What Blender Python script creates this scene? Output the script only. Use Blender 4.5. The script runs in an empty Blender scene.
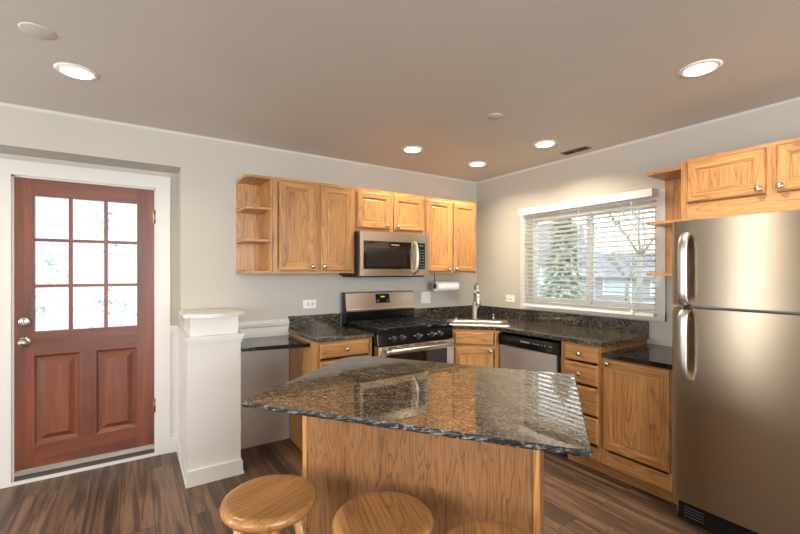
import bpy, bmesh, math, random
from mathutils import Vector, Matrix
random.seed(7)
S = bpy.context.scene
COL = S.collection
PI = math.pi

# ------------------------------------------------------------------ camera
cam_d = bpy.data.cameras.new('camera')
cam = bpy.data.objects.new('camera', cam_d); COL.objects.link(cam)
cam.location = (-3.233, -3.338, 1.380)
cam.rotation_euler = (PI/2, 0, -math.radians(33.37))
cam_d.sensor_width = 36.0; cam_d.lens = 404.16/800*36
cam_d.shift_y = 5.57/800
cam_d.clip_start = 0.02
S.camera = cam

# ------------------------------------------------------------------ view / world
S.view_settings.view_transform = 'Standard'
S.view_settings.look = 'None'
S.view_settings.gamma = 1.0
S.view_settings.use_curve_mapping = False
S.view_settings.exposure = 0.14
S.cycles.use_denoising = True
S.cycles.max_bounces = 10
S.cycles.diffuse_bounces = 6
S.cycles.transparent_max_bounces = 16
S.cycles.sample_clamp_indirect = 6.0
S.cycles.caustics_reflective = False
S.cycles.caustics_refractive = False
W = bpy.data.worlds.new('sky'); S.world = W; W.use_nodes = True
wn = W.node_tree.nodes; wl = W.node_tree.links
bg = wn['Background']
tc = wn.new('ShaderNodeTexCoord'); sp = wn.new('ShaderNodeSeparateXYZ'); rp = wn.new('ShaderNodeValToRGB')
wl.new(tc.outputs['Generated'], sp.inputs[0]); wl.new(sp.outputs['Z'], rp.inputs[0])
rp.color_ramp.elements[0].position = 0.45; rp.color_ramp.elements[0].color = (0.90, 0.945, 1.0, 1)
rp.color_ramp.elements[1].position = 0.9; rp.color_ramp.elements[1].color = (0.74, 0.85, 1.0, 1)
wl.new(rp.outputs[0], bg.inputs[0]); bg.inputs[1].default_value = 4.2

LAMP_W = 12.5        # watts of each ceiling lamp
LAMP_COL = (1.0, 0.84, 0.63)

def area_light(name, loc, rot, sx, sy, power, col):
    d = bpy.data.lights.new(name, 'AREA'); d.shape = 'RECTANGLE'; d.size = sx; d.size_y = sy
    d.energy = power; d.color = col
    o = bpy.data.objects.new(name, d); COL.objects.link(o); o.location = loc; o.rotation_euler = rot
    return o
# added fill lights, unseen, standing in made-up openings of the rear and left walls
area_light('added_fill_rear', (-2.6, -6.93, 1.45), (PI/2, 0, 0), 3.0, 1.5, 165, (0.93, 0.96, 1.0))  # added broad fill from behind the camera
area_light('added_streak_left', (-6.43, -0.98, 1.25), (PI/2, 0, -PI/2), .24, 1.9, 50, (0.93, 0.96, 1.0))  # added narrow light that makes the upright streak on the refrigerator

area_light('added_fill_side', (-6.43, -3.9, 1.45), (PI/2, 0, -PI/2), 1.5, 1.5, 60, (0.95, 0.97, 1.0))  # added fill that lifts the dark low cabinets

# ------------------------------------------------------------------ helpers
def lin(c):
    f = lambda v: v/12.92 if v <= .04045 else ((v+.055)/1.055)**2.4
    return tuple(f(v/255) for v in c) + (1.0,)
def newmat(name):
    m = bpy.data.materials.new(name); m.use_nodes = True
    nt = m.node_tree; b = nt.nodes['Principled BSDF']
    return m, nt.nodes, nt.links, b
def plain(name, rgb, rough=.5, metal=0, emit=None, es=0, spec=None, coat=0):
    m, n, l, b = newmat(name)
    b.inputs['Base Color'].default_value = lin(rgb); b.inputs['Roughness'].default_value = rough
    b.inputs['Metallic'].default_value = metal
    if spec is not None: b.inputs['Specular IOR Level'].default_value = spec
    if coat: b.inputs['Coat Weight'].default_value = coat
    if emit: b.inputs['Emission Color'].default_value = lin(emit); b.inputs['Emission Strength'].default_value = es
    return m
def ramp(n, stops):
    r = n.new('ShaderNodeValToRGB'); e = r.color_ramp.elements
    while len(e) < len(stops): e.new(.5)
    for k, (p, c) in enumerate(stops): e[k].position = p; e[k].color = c if len(c) == 4 else lin(c)
    return r
def coords(n, l, scale=(1, 1, 1), rand=True, rot=(0, 0, 0)):
    t = n.new('ShaderNodeTexCoord'); mp = n.new('ShaderNodeMapping')
    l.new(t.outputs['Object'], mp.inputs['Vector']); mp.inputs['Scale'].default_value = scale
    mp.inputs['Rotation'].default_value = rot
    if rand:
        oi = n.new('ShaderNodeObjectInfo'); mu = n.new('ShaderNodeMath'); mu.operation = 'MULTIPLY'
        mu.inputs[1].default_value = 37.0; l.new(oi.outputs['Random'], mu.inputs[0])
        l.new(mu.outputs[0], mp.inputs['Location'])
    return mp
def noise(n, l, vec, scale, detail=4, rough=.55, dist=0):
    t = n.new('ShaderNodeTexNoise'); t.inputs['Scale'].default_value = scale; t.inputs['Detail'].default_value = detail
    t.inputs['Roughness'].default_value = rough; t.inputs['Distortion'].default_value = dist
    l.new(vec.outputs[0], t.inputs['Vector']); return t
def mixc(n, l, a, b, fac, mode='MIX'):
    m = n.new('ShaderNodeMix'); m.data_type = 'RGBA'; m.blend_type = mode
    for k, v in ((6, a), (7, b), (0, fac)):
        if hasattr(v, 'links'): l.new(v, m.inputs[k])
        else: m.inputs[k].default_value = v
    return m.outputs[2]
def bump(n, l, b, h, strength=.1, dist=.01):
    bp = n.new('ShaderNodeBump'); bp.inputs['Strength'].default_value = strength; bp.inputs['Distance'].default_value = dist
    l.new(h, bp.inputs['Height']); l.new(bp.outputs[0], b.inputs['Normal'])

def oak(name, axis, light=(204, 151, 92), dark=(142, 92, 50), rough=.36, k=1.0, figure=(1.0, .62)):
    """oak with long grain along axis: cathedral figure from a stretched noise field, fine dark pores on top"""
    m, n, l, b = newmat(name)
    sc = [9*k, 9*k, 9*k]; sc[axis] = .75*k
    mp = coords(n, l, sc)
    f = noise(n, l, mp, 1.0, 2, .5, .3)
    w = n.new('ShaderNodeMath'); w.operation = 'MULTIPLY'; w.inputs[1].default_value = 15; l.new(f.outputs[0], w.inputs[0])
    fr = n.new('ShaderNodeMath'); fr.operation = 'FRACT'; l.new(w.outputs[0], fr.inputs[0])
    g = ramp(n, [(0, (.0, .0, .0, 1)), (.15, (.65, .65, .65, 1)), (.6, (1, 1, 1, 1)), (.93, (.8, .8, .8, 1)), (1, (0, 0, 0, 1))])
    l.new(fr.outputs[0], g.inputs[0])
    sc2 = [150*k, 150*k, 150*k]; sc2[axis] = 5*k
    mp2 = coords(n, l, sc2)
    p = noise(n, l, mp2, 1.0, 3, .6)
    pr = ramp(n, [(.36, (.55, .55, .55, 1)), (.52, (1, 1, 1, 1))]); l.new(p.outputs[0], pr.inputs[0])
    mp3 = coords(n, l, [s*.35 for s in sc]); t3 = noise(n, l, mp3, 1.0, 2)
    tone = ramp(n, [(.35, dark), (.65, light)]); l.new(t3.outputs[0], tone.inputs[0])
    c0 = mixc(n, l, lin(dark), lin(light), g.outputs[0])
    c1 = mixc(n, l, c0, tone.outputs[0], .35)
    c2 = mixc(n, l, c1, pr.outputs[0], .75, 'MULTIPLY')
    l.new(c2, b.inputs['Base Color'])
    b.inputs['Roughness'].default_value = rough
    b.inputs['Coat Weight'].default_value = .15; b.inputs['Coat Roughness'].default_value = .25
    bump(n, l, b, p.outputs[0], .08, .002)
    return m
def granite(name, stops, scale=140, stretch=(1, 1, 1), rough=.09, rot=(0, 0, 0), fleck=(165, 158, 142), fl=.62):
    m, n, l, b = newmat(name)
    mp = coords(n, l, stretch, False, rot)
    a = noise(n, l, mp, scale, 3, .65)
    r = ramp(n, stops); l.new(a.outputs[0], r.inputs[0])
    v = n.new('ShaderNodeTexVoronoi'); v.inputs['Scale'].default_value = scale*.75; l.new(mp.outputs[0], v.inputs['Vector'])
    sp = n.new('ShaderNodeSeparateColor'); l.new(v.outputs['Color'], sp.inputs[0])
    vr = ramp(n, [(fl, (0, 0, 0, 1)), (fl+.12, (1, 1, 1, 1))]); l.new(sp.outputs[0], vr.inputs[0])
    big = noise(n, l, mp, scale*.09, 3)
    br = ramp(n, [(.35, (.55, .55, .55, 1)), (.65, (1.15, 1.15, 1.15, 1))]); l.new(big.outputs[0], br.inputs[0])
    mu = n.new('ShaderNodeMath'); mu.operation = 'MULTIPLY'; mu.inputs[1].default_value = .55; l.new(vr.outputs[0], mu.inputs[0])
    c = mixc(n, l, r.outputs[0], lin(fleck), mu.outputs[0])
    c = mixc(n, l, c, br.outputs[0], .8, 'MULTIPLY')
    l.new(c, b.inputs['Base Color']); b.inputs['Roughness'].default_value = rough
    b.inputs['Specular IOR Level'].default_value = .75
    return m
def steel(name, rgb=(178, 170, 160), rough=.27, aniso=.75, axis='Z'):
    m, n, l, b = newmat(name)
    b.inputs['Metallic'].default_value = 1; b.inputs['Roughness'].default_value = rough
    sc = {'Z': (3, 3, 900), 'X': (3, 500, 500)}[axis]
    mp = coords(n, l, sc); a = noise(n, l, mp, 1, 2)
    r = ramp(n, [(.3, tuple(int(v*.975) for v in rgb)), (.7, rgb)]); l.new(a.outputs[0], r.inputs[0])
    l.new(r.outputs[0], b.inputs['Base Color'])
    b.inputs['Anisotropic'].default_value = aniso; b.inputs['Anisotropic Rotation'].default_value = .25
    tg = n.new('ShaderNodeTangent'); tg.direction_type = 'RADIAL'; tg.axis = 'Z'
    l.new(tg.outputs[0], b.inputs['Tangent'])
    return m

OAKV = oak('oak_vertical_grain', 2)
OAKH = oak('oak_horizontal_grain', 0)
OAKD = oak('oak_depth_grain', 1)
OAKP = oak('oak_panel_straight_grain', 2, (160, 112, 68), (96, 61, 35), k=1.9)
OAKS = oak('oak_stool_seat', 0, (198, 144, 86), (150, 98, 54), rough=.3)
CAVE = plain('dark_void', (24, 18, 14), .9)
G_MAIN = granite('granite_dark_speckled', [(.38, (8, 8, 8)), (.48, (26, 24, 22)), (.55, (72, 64, 54)), (.62, (120, 110, 94)), (.72, (18, 17, 16))], 150, fl=.80, fleck=(138, 130, 114))
G_ISL = granite('granite_brown_grey_flaked', [(.34, (12, 12, 13)), (.45, (52, 46, 40)), (.53, (104, 92, 76)), (.62, (146, 130, 108)), (.74, (46, 40, 34))], 260, (.55, 1, 1), .025, (0, 0, math.radians(-20)), (170, 156, 132), .68)
G_EDGE = granite('granite_rough_edge', [(.3, (6, 7, 8)), (.5, (18, 20, 22)), (.6, (44, 48, 50)), (.68, (110, 112, 108)), (.8, (20, 20, 22))], 190, rough=.35, fl=.86)
G_BLK = granite('granite_polished_black', [(.3, (8, 8, 8)), (.55, (16, 15, 14)), (.68, (44, 40, 35)), (.8, (16, 15, 15))], 170, rough=.06, fl=.86, fleck=(90, 82, 70))
WHITE = plain('white_gloss_paint', (214, 210, 203), .38)
WHITE2 = plain('white_plastic', (240, 238, 232), .4)
NICKEL = plain('brushed_nickel', (190, 182, 170), .25, 1)
CHROME = plain('chrome', (225, 222, 216), .08, 1)
SST = steel('brushed_stainless', (214, 204, 190), .24, .6)
SATIN = plain('satin_handle_steel', (196, 190, 182), .36, 1)
SSTD = steel('dishwasher_stainless', (224, 218, 208), .42, .3)
SSTH = steel('brushed_stainless_trim', (206, 199, 190), .30, .4)
SSTF = steel('fridge_stainless', (162, 148, 128), .34, .92)
BLKG = plain('black_gloss', (14, 14, 15), .12)
BLKM = plain('black_matte', (18, 18, 19), .45)
IRON = plain('cast_iron', (46, 46, 47), .22)
GLASSD = plain('dark_oven_glass', (16, 13, 12), .04, spec=.8)
MESHG = plain('microwave_window_mesh', (40, 33, 28), .10)
def add_boards(m):
    n, l = m.node_tree.nodes, m.node_tree.links; b = n['Principled BSDF']; src = b.inputs['Base Color'].links[0].from_socket
    t = n.new('ShaderNodeTexCoord'); s_ = n.new('ShaderNodeSeparateXYZ'); l.new(t.outputs['Object'], s_.inputs[0])
    f = n.new('ShaderNodeMath'); f.operation = 'MULTIPLY_ADD'; f.inputs[1].default_value = 14.5; f.inputs[2].default_value = .3; l.new(s_.outputs['Y'], f.inputs[0])
    g = n.new('ShaderNodeMath'); g.operation = 'FLOOR'; l.new(f.outputs[0], g.inputs[0])
    w = n.new('ShaderNodeTexWhiteNoise'); w.noise_dimensions = '1D'; l.new(g.outputs[0], w.inputs['W'])
    r = ramp(n, [(0, (.78, .76, .72, 1)), (1, (1.12, 1.1, 1.08, 1))]); l.new(w.outputs['Value'], r.inputs[0])
    l.new(mixc(n, l, src, r.outputs[0], 1.0, 'MULTIPLY'), b.inputs['Base Color'])
add_boards(OAKS)
PAPER = plain('paper_towel', (245, 243, 238), .9)
LEDM = plain('green_led', (30, 60, 10), .5, emit=(140, 255, 30), es=.7)
MARK = plain('pale_marking', (205, 205, 200), .5)
BRASS = plain('worn_hinge_metal', (150, 120, 90), .35, 1)

def wall_paint(name, rgb, bs=.04):
    m, n, l, b = newmat(name)
    mp = coords(n, l, (1, 1, 1), False); a = noise(n, l, mp, 90, 3); c = noise(n, l, mp, 1.2, 2)
    r = ramp(n, [(.3, tuple(int(v*.975) for v in rgb)), (.7, rgb)]); l.new(c.outputs[0], r.inputs[0])
    l.new(r.outputs[0], b.inputs['Base Color']); b.inputs['Roughness'].default_value = .6
    bump(n, l, b, a.outputs[0], bs, .003); return m
PAINT = wall_paint('greige_wall_paint', (192, 186, 174))
CEILP = wall_paint('ceiling_paint', (212, 203, 190), .06)
def floor_mat():
    m, n, l, b = newmat('vinyl_plank_floor')
    t = n.new('ShaderNodeTexCoord'); mp = n.new('ShaderNodeMapping'); l.new(t.outputs['Object'], mp.inputs[0])
    mp.inputs['Rotation'].default_value = (0, 0, PI/2)
    br = n.new('ShaderNodeTexBrick'); l.new(mp.outputs[0], br.inputs['Vector'])
    br.inputs['Scale'].default_value = 1; br.inputs['Brick Width'].default_value = 1.22; br.inputs['Row Height'].default_value = .165
    br.inputs['Mortar Size'].default_value = .0015; br.offset = .37; br.inputs['Mortar Smooth'].default_value = .1
    br.inputs['Color1'].default_value = (0, 0, 0, 1); br.inputs['Color2'].default_value = (1, 1, 1, 1); br.inputs['Mortar'].default_value = (.5, .5, .5, 1)
    br.inputs['Bias'].default_value = 0
    sx = n.new('ShaderNodeSeparateColor'); l.new(br.outputs['Color'], sx.inputs[0])
    off = n.new('ShaderNodeCombineXYZ'); mu = n.new('ShaderNodeMath'); mu.operation = 'MULTIPLY'; mu.inputs[1].default_value = 23
    l.new(sx.outputs[0], mu.inputs[0]); l.new(mu.outputs[0], off.inputs[0]); l.new(mu.outputs[0], off.inputs[2])
    mp2 = n.new('ShaderNodeMapping'); l.new(t.outputs['Object'], mp2.inputs[0]); mp2.inputs['Scale'].default_value = (24, 1.1, 1); l.new(off.outputs[0], mp2.inputs['Location'])
    g = noise(n, l, mp2, 1, 5, .62, .5)
    mp3 = n.new('ShaderNodeMapping'); l.new(t.outputs['Object'], mp3.inputs[0]); mp3.inputs['Scale'].default_value = (130, 5, 1)
    g3 = noise(n, l, mp3, 1, 3)
    r = ramp(n, [(.28, (56, 42, 34)), (.46, (86, 66, 53)), (.60, (128, 101, 81)), (.75, (84, 63, 50))]); l.new(g.outputs[0], r.inputs[0])
    tone = ramp(n, [(0, (.72, .72, .72, 1)), (1, (1.12, 1.1, 1.08, 1))]); l.new(sx.outputs[0], tone.inputs[0])
    c = mixc(n, l, r.outputs[0], tone.outputs[0], 1.0, 'MULTIPLY')
    fr = ramp(n, [(.3, (.72, .72, .72, 1)), (.6, (1.05, 1.05, 1.05, 1))]); l.new(g3.outputs[0], fr.inputs[0])
    c = mixc(n, l, c, fr.outputs[0], .6, 'MULTIPLY')
    c = mixc(n, l, c, (.012, .008, .006, 1), br.outputs['Fac'])
    l.new(c, b.inputs['Base Color']); b.inputs['Roughness'].default_value = .42
    bump(n, l, b, g3.outputs[0], .05, .002); return m
FLOORM = floor_mat()
def cherry(name, axis):
    m, n, l, b = newmat(name)
    sc = [7, 7, 7]; sc[axis] = .7
    mp = coords(n, l, sc); a = noise(n, l, mp, 1, 4, .6, .6)
    sc = [120, 120, 120]; sc[axis] = 4
    mp2 = coords(n, l, sc); p = noise(n, l, mp2, 1, 3)
    r = ramp(n, [(.3, (80, 38, 20)), (.55, (118, 60, 34)), (.75, (142, 78, 46))]); l.new(a.outputs[0], r.inputs[0])
    pr = ramp(n, [(.35, (.75, .75, .75, 1)), (.55, (1, 1, 1, 1))]); l.new(p.outputs[0], pr.inputs[0])
    l.new(mixc(n, l, r.outputs[0], pr.outputs[0], .7, 'MULTIPLY'), b.inputs['Base Color'])
    b.inputs['Roughness'].default_value = .42; b.inputs['Coat Weight'].default_value = .08; b.inputs['Coat Roughness'].default_value = .3
    return m
CHV = cherry('cherry_vertical', 2); CHH = cherry('cherry_horizontal', 0)
def clear_glass():
    m, n, l, b = newmat('clear_window_glass'); n.remove(b)
    o = n['Material Output']; t = n.new('ShaderNodeBsdfTransparent'); g = n.new('ShaderNodeBsdfGlossy'); g.inputs['Roughness'].default_value = .01
    f = n.new('ShaderNodeFresnel'); f.inputs[0].default_value = 1.45; mx = n.new('ShaderNodeMixShader')
    t.inputs[0].default_value = (.96, .98, .98, 1)
    l.new(f.outputs[0], mx.inputs[0]); l.new(t.outputs[0], mx.inputs[1]); l.new(g.outputs[0], mx.inputs[2]); l.new(mx.outputs[0], o.inputs[0])
    return m
CLEAR = clear_glass()
def frosted():
    """patterned obscure glass: scatters daylight, with a crinkled relief"""
    m, n, l, b = newmat('obscure_textured_glass'); n.remove(b)
    o = n['Material Output']
    mp = coords(n, l, (1, 1, 1), False)
    a = noise(n, l, mp, 30, 4, .6, 2.4); bgn = noise(n, l, mp, 5, 3, .6); av = n.new('ShaderNodeMath'); av.operation = 'MULTIPLY_ADD'; av.inputs[1].default_value = .30; l.new(bgn.outputs[0], av.inputs[0])
    ah = n.new('ShaderNodeMath'); ah.operation = 'MULTIPLY'; ah.inputs[1].default_value = .62; l.new(a.outputs[0], ah.inputs[0]); l.new(ah.outputs[0], av.inputs[2])
    tl = n.new('ShaderNodeBsdfTranslucent'); tl.inputs[0].default_value = (.50, .55, .60, 1)
    t = n.new('ShaderNodeBsdfTransparent'); t.inputs[0].default_value = (.56, .585, .60, 1)
    g = n.new('ShaderNodeBsdfGlossy'); g.inputs['Roughness'].default_value = .12
    bp = n.new('ShaderNodeBump'); bp.inputs['Strength'].default_value = .7; bp.inputs['Distance'].default_value = .01
    l.new(a.outputs[0], bp.inputs['Height'])
    for s in (tl, g): l.new(bp.outputs[0], s.inputs['Normal'])
    r = ramp(n, [(.49, (0, 0, 0, 1)), (.59, (.9, .9, .9, 1))]); l.new(av.outputs[0], r.inputs[0])
    m1 = n.new('ShaderNodeMixShader'); l.new(r.outputs[0], m1.inputs[0]); l.new(t.outputs[0], m1.inputs[1]); l.new(tl.outputs[0], m1.inputs[2])
    f = n.new('ShaderNodeFresnel'); f.inputs[0].default_value = 1.4; l.new(bp.outputs[0], f.inputs['Normal'])
    m2 = n.new('ShaderNodeMixShader'); l.new(f.outputs[0], m2.inputs[0]); l.new(m1.outputs[0], m2.inputs[1]); l.new(g.outputs[0], m2.inputs[2])
    l.new(m2.outputs[0], o.inputs[0]); return m
FROST = frosted()

for g_ in (G_ISL,):
    pb = g_.node_tree.nodes['Principled BSDF']; pb.inputs['Coat Weight'].default_value = .22; pb.inputs['Coat Roughness'].default_value = .015; pb.inputs['Coat IOR'].default_value = 1.5
# ---- mesh building
class MB:
    def __init__(s): s.bm = bmesh.new(); s.mi = 0
    def _tag(s, faces):
        for f in faces: f.material_index = s.mi
    def mat(s, i): s.mi = i; return s
    def box(s, x0, x1, y0, y1, z0, z1):
        v = [s.bm.verts.new(p) for p in ((x0,y0,z0),(x1,y0,z0),(x1,y1,z0),(x0,y1,z0),(x0,y0,z1),(x1,y0,z1),(x1,y1,z1),(x0,y1,z1))]
        s._tag([s.bm.faces.new([v[i] for i in q]) for q in ((0,3,2,1),(4,5,6,7),(0,1,5,4),(1,2,6,5),(2,3,7,6),(3,0,4,7))]); return s
    def prism(s, pts, z0, z1):
        if sum(a[0]*b[1]-b[0]*a[1] for a, b in zip(pts, pts[1:]+pts[:1])) < 0: pts = pts[::-1]
        lo = [s.bm.verts.new((x, y, z0)) for x, y in pts]; hi = [s.bm.verts.new((x, y, z1)) for x, y in pts]
        n = len(pts); fs = [s.bm.faces.new(lo[::-1]), s.bm.faces.new(hi)]
        for i in range(n): fs.append(s.bm.faces.new((lo[i], lo[(i+1)%n], hi[(i+1)%n], hi[i])))
        s._tag(fs); return s
    def extrude_profile(s, prof, axis, a0, a1):
        """prof: list of 2-D points in the plane across axis (0: y,z ; 1: x,z ; 2: x,y)"""
        def P(p, a): return {0: (a, p[0], p[1]), 1: (p[0], a, p[1]), 2: (p[0], p[1], a)}[axis]
        A = [s.bm.verts.new(P(p, a0)) for p in prof]; B = [s.bm.verts.new(P(p, a1)) for p in prof]; n = len(prof)
        fs = [s.bm.faces.new(A), s.bm.faces.new(B[::-1])]
        for i in range(n): fs.append(s.bm.faces.new((A[i], B[i], B[(i+1)%n], A[(i+1)%n])))
        s._tag(fs); bmesh.ops.recalc_face_normals(s.bm, faces=fs); return s
    def lathe(s, prof, seg=24, M=None):
        """prof: (r, z) from bottom to top"""
        rings = []; M = M or Matrix()
        for r, z in prof:
            if r < 1e-6: rings.append([s.bm.verts.new(M @ Vector((0, 0, z)))])
            else: rings.append([s.bm.verts.new(M @ Vector((r*math.cos(2*PI*k/seg), r*math.sin(2*PI*k/seg), z))) for k in range(seg)])
        fs = []
        for a, b in zip(rings, rings[1:]):
            for k in range(seg):
                k2 = (k+1) % seg
                if len(a) == 1 and len(b) == 1: continue
                if len(a) == 1: fs.append(s.bm.faces.new((a[0], b[k2], b[k])))
                elif len(b) == 1: fs.append(s.bm.faces.new((a[k], a[k2], b[0])))
                else: fs.append(s.bm.faces.new((a[k], a[k2], b[k2], b[k])))
        if len(rings[0]) > 1: fs.append(s.bm.faces.new(rings[0][::-1]))
        if len(rings[-1]) > 1: fs.append(s.bm.faces.new(rings[-1]))
        bmesh.ops.recalc_face_normals(s.bm, faces=fs)
        for f in fs: f.smooth = True
        s._tag(fs); return s
    def tube(s, pts, r, seg=10, flat=1.0, up=Vector((0, 0, 1))):
        pts = [Vector(p) for p in pts]; rings = []
        rr = r if isinstance(r, (list, tuple)) else [r]*len(pts)
        prev = None
        for i, p in enumerate(pts):
            t = (pts[min(i+1, len(pts)-1)] - pts[max(i-1, 0)]).normalized()
            if prev is None:
                u = up if abs(t.dot(up)) < .95 else Vector((1, 0, 0))
                prev = (u - t*u.dot(t)).normalized()
            else: prev = (prev - t*prev.dot(t)).normalized()
            b = t.cross(prev)
            rings.append([s.bm.verts.new(p + prev*(rr[i]*math.cos(2*PI*k/seg)) + b*(rr[i]*flat*math.sin(2*PI*k/seg))) for k in range(seg)])
        fs = []
        for a, c in zip(rings, rings[1:]):
            for k in range(seg): fs.append(s.bm.faces.new((a[k], a[(k+1)%seg], c[(k+1)%seg], c[k])))
        fs += [s.bm.faces.new(rings[0][::-1]), s.bm.faces.new(rings[-1])]
        bmesh.ops.recalc_face_normals(s.bm, faces=fs)
        for f in fs: f.smooth = True
        s._tag(fs); return s
    def rings(s, x0, x1, z0, z1, steps, t, mv=0, mh=1, mp=2, back=0):
        """a panelled slab facing -y; its back at y=0, its face at y=-t. steps: (inset, depth below face)"""
        loops = [[(x0, back, z0), (x1, back, z0), (x1, back, z1), (x0, back, z1)]]
        for i, d in steps:
            y = -(t-d); loops.append([(x0+i, y, z0+i), (x1-i, y, z0+i), (x1-i, y, z1-i), (x0+i, y, z1-i)])
        L = [[s.bm.verts.new(p) for p in lp] for lp in loops]; fs = []
        for a, b in zip(L, L[1:]):
            for k in range(4):
                f = s.bm.faces.new((a[k], a[(k+1)%4], b[(k+1)%4], b[k])); f.material_index = mh if k in (0, 2) else mv; fs.append(f)
        f = s.bm.faces.new(L[-1]); f.material_index = mp; fs.append(f)
        f = s.bm.faces.new(L[0][::-1]); f.material_index = mv; fs.append(f)
        bmesh.ops.recalc_face_normals(s.bm, faces=fs); return s
    def build(s, name, mats, parent=None, bev=0, seg=2, M=None, smooth=False):
        bm = s.bm
        if bev:
            es = [e for e in bm.edges if len(e.link_faces) == 2 and e.calc_face_angle(0) > .6]
            bmesh.ops.bevel(bm, geom=es, offset=bev, segments=seg, profile=.5, affect='EDGES', clamp_overlap=True)
        if M is not None: bmesh.ops.transform(bm, matrix=M, verts=bm.verts)
        me = bpy.data.meshes.new(name); bm.to_mesh(me); bm.free()
        for m in (mats if isinstance(mats, (list, tuple)) else [mats]): me.materials.append(m)
        if smooth:
            for p in me.polygons: p.use_smooth = True
        o = bpy.data.objects.new(name, me); COL.objects.link(o)
        if parent is not None: o.parent = parent
        return o
def tag(o, label=None, cat=None, group=None, kind=None):
    if label: o['label'] = label
    if cat: o['category'] = cat
    if group: o['group'] = group
    if kind: o['kind'] = kind
    return o
def thing(name, label, cat, loc=(0, 0, 0), rz=0, group=None, kind=None):
    o = bpy.data.objects.new(name, None); COL.objects.link(o); o.empty_display_size = .05
    o.location = loc; o.rotation_euler = (0, 0, rz); return tag(o, label, cat, group, kind)
def struct(o): o['kind'] = 'structure'; return o
def copy_tree(o, parent=None):
    c = o.copy(); COL.objects.link(c)
    if parent is not None: c.parent = parent
    for ch in list(o.children): copy_tree(ch, c)
    return c
def text(name, body, size, mat, parent, loc, rot=(PI/2, 0, 0)):
    cu = bpy.data.curves.new(name, 'FONT'); cu.body = body; cu.size = size; cu.extrude = .0003; cu.align_x = 'CENTER'; cu.align_y = 'CENTER'
    cu.materials.append(mat); tmp = bpy.data.objects.new(name, cu); COL.objects.link(tmp); bpy.context.view_layer.update()
    me = bpy.data.meshes.new_from_object(tmp.evaluated_get(bpy.context.evaluated_depsgraph_get())); bpy.data.objects.remove(tmp)
    o = bpy.data.objects.new(name, me); COL.objects.link(o); o.parent = parent; o.location = loc; o.rotation_euler = rot
    return o

# ------------------------------------------------------------------ room shell
H = 2.396
XL, YR = -6.5, -7.0
AX, AD, AZ = -2.945, 0.24, 2.147          # door alcove: right return, depth, head height
DX0, DX1, DZ0, DZ1 = -3.895, -3.095, 0.0, 2.015   # door opening in the alcove's back wall
struct(MB().box(XL-.2, .2, YR-.2, .5, -.12, 0).build('floor', FLOORM))
struct(MB().box(XL-.2, .2, YR-.2, .5, H, H+.12).build('ceiling', CEILP))
w = MB().box(AX, .2, 0, AD+.16, 0, H).box(XL, AX, 0, AD+.16, AZ, H)
w.box(XL, DX0, AD, AD+.16, 0, AZ).box(DX1, AX, AD, AD+.16, 0, AZ).box(DX0, DX1, AD, AD+.16, DZ1, AZ)
w.box(XL, -4.9, 0, AD, 0, AZ)
struct(w.build('wall_back', PAINT))
# right wall with the window opening
WY0, WY1, WZ0, WZ1 = -1.885, -0.70, 1.085, 1.93
struct(MB().box(0, .16, WY1, 0, 0, H).box(0, .16, YR, WY0, 0, H).box(0, .16, WY0, WY1, 0, WZ0).box(0, .16, WY0, WY1, WZ1, H).build('wall_right', PAINT))
struct(MB().box(XL-.16, XL, YR, -4.7, 0, H).box(XL-.16, XL, -3.1, -1.25, 0, H).box(XL-.16, XL, -4.7, -3.1, 0, .65).box(XL-.16, XL, -4.7, -3.1, 2.25, H).box(XL-.16, XL, -.71, .4, 0, H).box(XL-.16, XL, -1.25, -.71, 0, .25).box(XL-.16, XL, -1.25, -.71, 2.25, H).build('wall_left', PAINT))
struct(MB().box(XL, -4.1, YR-.16, YR, 0, H).box(-1.1, .16, YR-.16, YR, 0, H).box(-4.1, -1.1, YR-.16, YR, 0, .7).box(-4.1, -1.1, YR-.16, YR, 2.2, H).build('wall_rear', PAINT))
# thin white cove where walls meet the ceiling
cove = lambda b, ax, a0, a1, s: b.extrude_profile([(0, H), (0, H-.016), (s*.006, H-.012), (s*.014, H-.004), (s*.016, H)], ax, a0, a1)
struct(cove(cove(MB(), 0, XL, -.001, -1), 1, YR, -.001, -1).build('trim_1', WHITE))
# white wainscot on the wall around the column and ledge: low wall panel, rail with cap
t2 = MB().box(-2.61, -2.152, -.014, 0, .10, .962).box(-2.61, -2.152, -.030, 0, .962, .978).extrude_profile([(-.014, .962), (-.022, .962), (-.026, .950), (-.014, .938)], 0, -2.61, -2.152)
t2.box(-2.61, -2.152, -.024, 0, .978, .995).box(-2.61, -2.152, -.022, 0, 0, .115)
struct(t2.build('trim_2', WHITE, bev=.002, seg=1))
# wainscot strip between the door casing and the alcove's return, and along the return
t3 = MB().box(-3.0, AX, AD-.012, AD, 0, .92).box(-3.0, AX-.002, AD-.035, AD, .945, .972).box(-3.0, AX-.002, AD-.024, AD, .918, .945).box(-3.0, AX-.002, AD-.03, AD, 0, .11)
t3.box(AX-.002, AX, .002, AD-.012, 0, .93)
t3.box(AX-.010, AX, .0, AD-.036, .940, .962).box(AX-.006, AX, 0, AD-.024, .912, .940).box(AX-.012, AX, 0, AD-.03, 0, .10)
struct(t3.build('trim_3', WHITE, bev=.002, seg=1))
# door casing
cs = MB().box(DX0-.10, DX0, AD-.022, AD, 0, DZ1+.095).box(DX1, DX1+.095, AD-.022, AD, 0, DZ1+.095).box(DX0, DX1, AD-.022, AD, DZ1, DZ1+.095)
cs.box(DX0, DX0+.012, AD, AD+.1, 0, DZ1).box(DX1-.008, DX1, AD, AD+.1, 0, DZ1).box(DX0, DX1, AD, AD+.1, DZ1-.01, DZ1)
struct(cs.build('trim_4', WHITE, bev=.002, seg=1))

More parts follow.
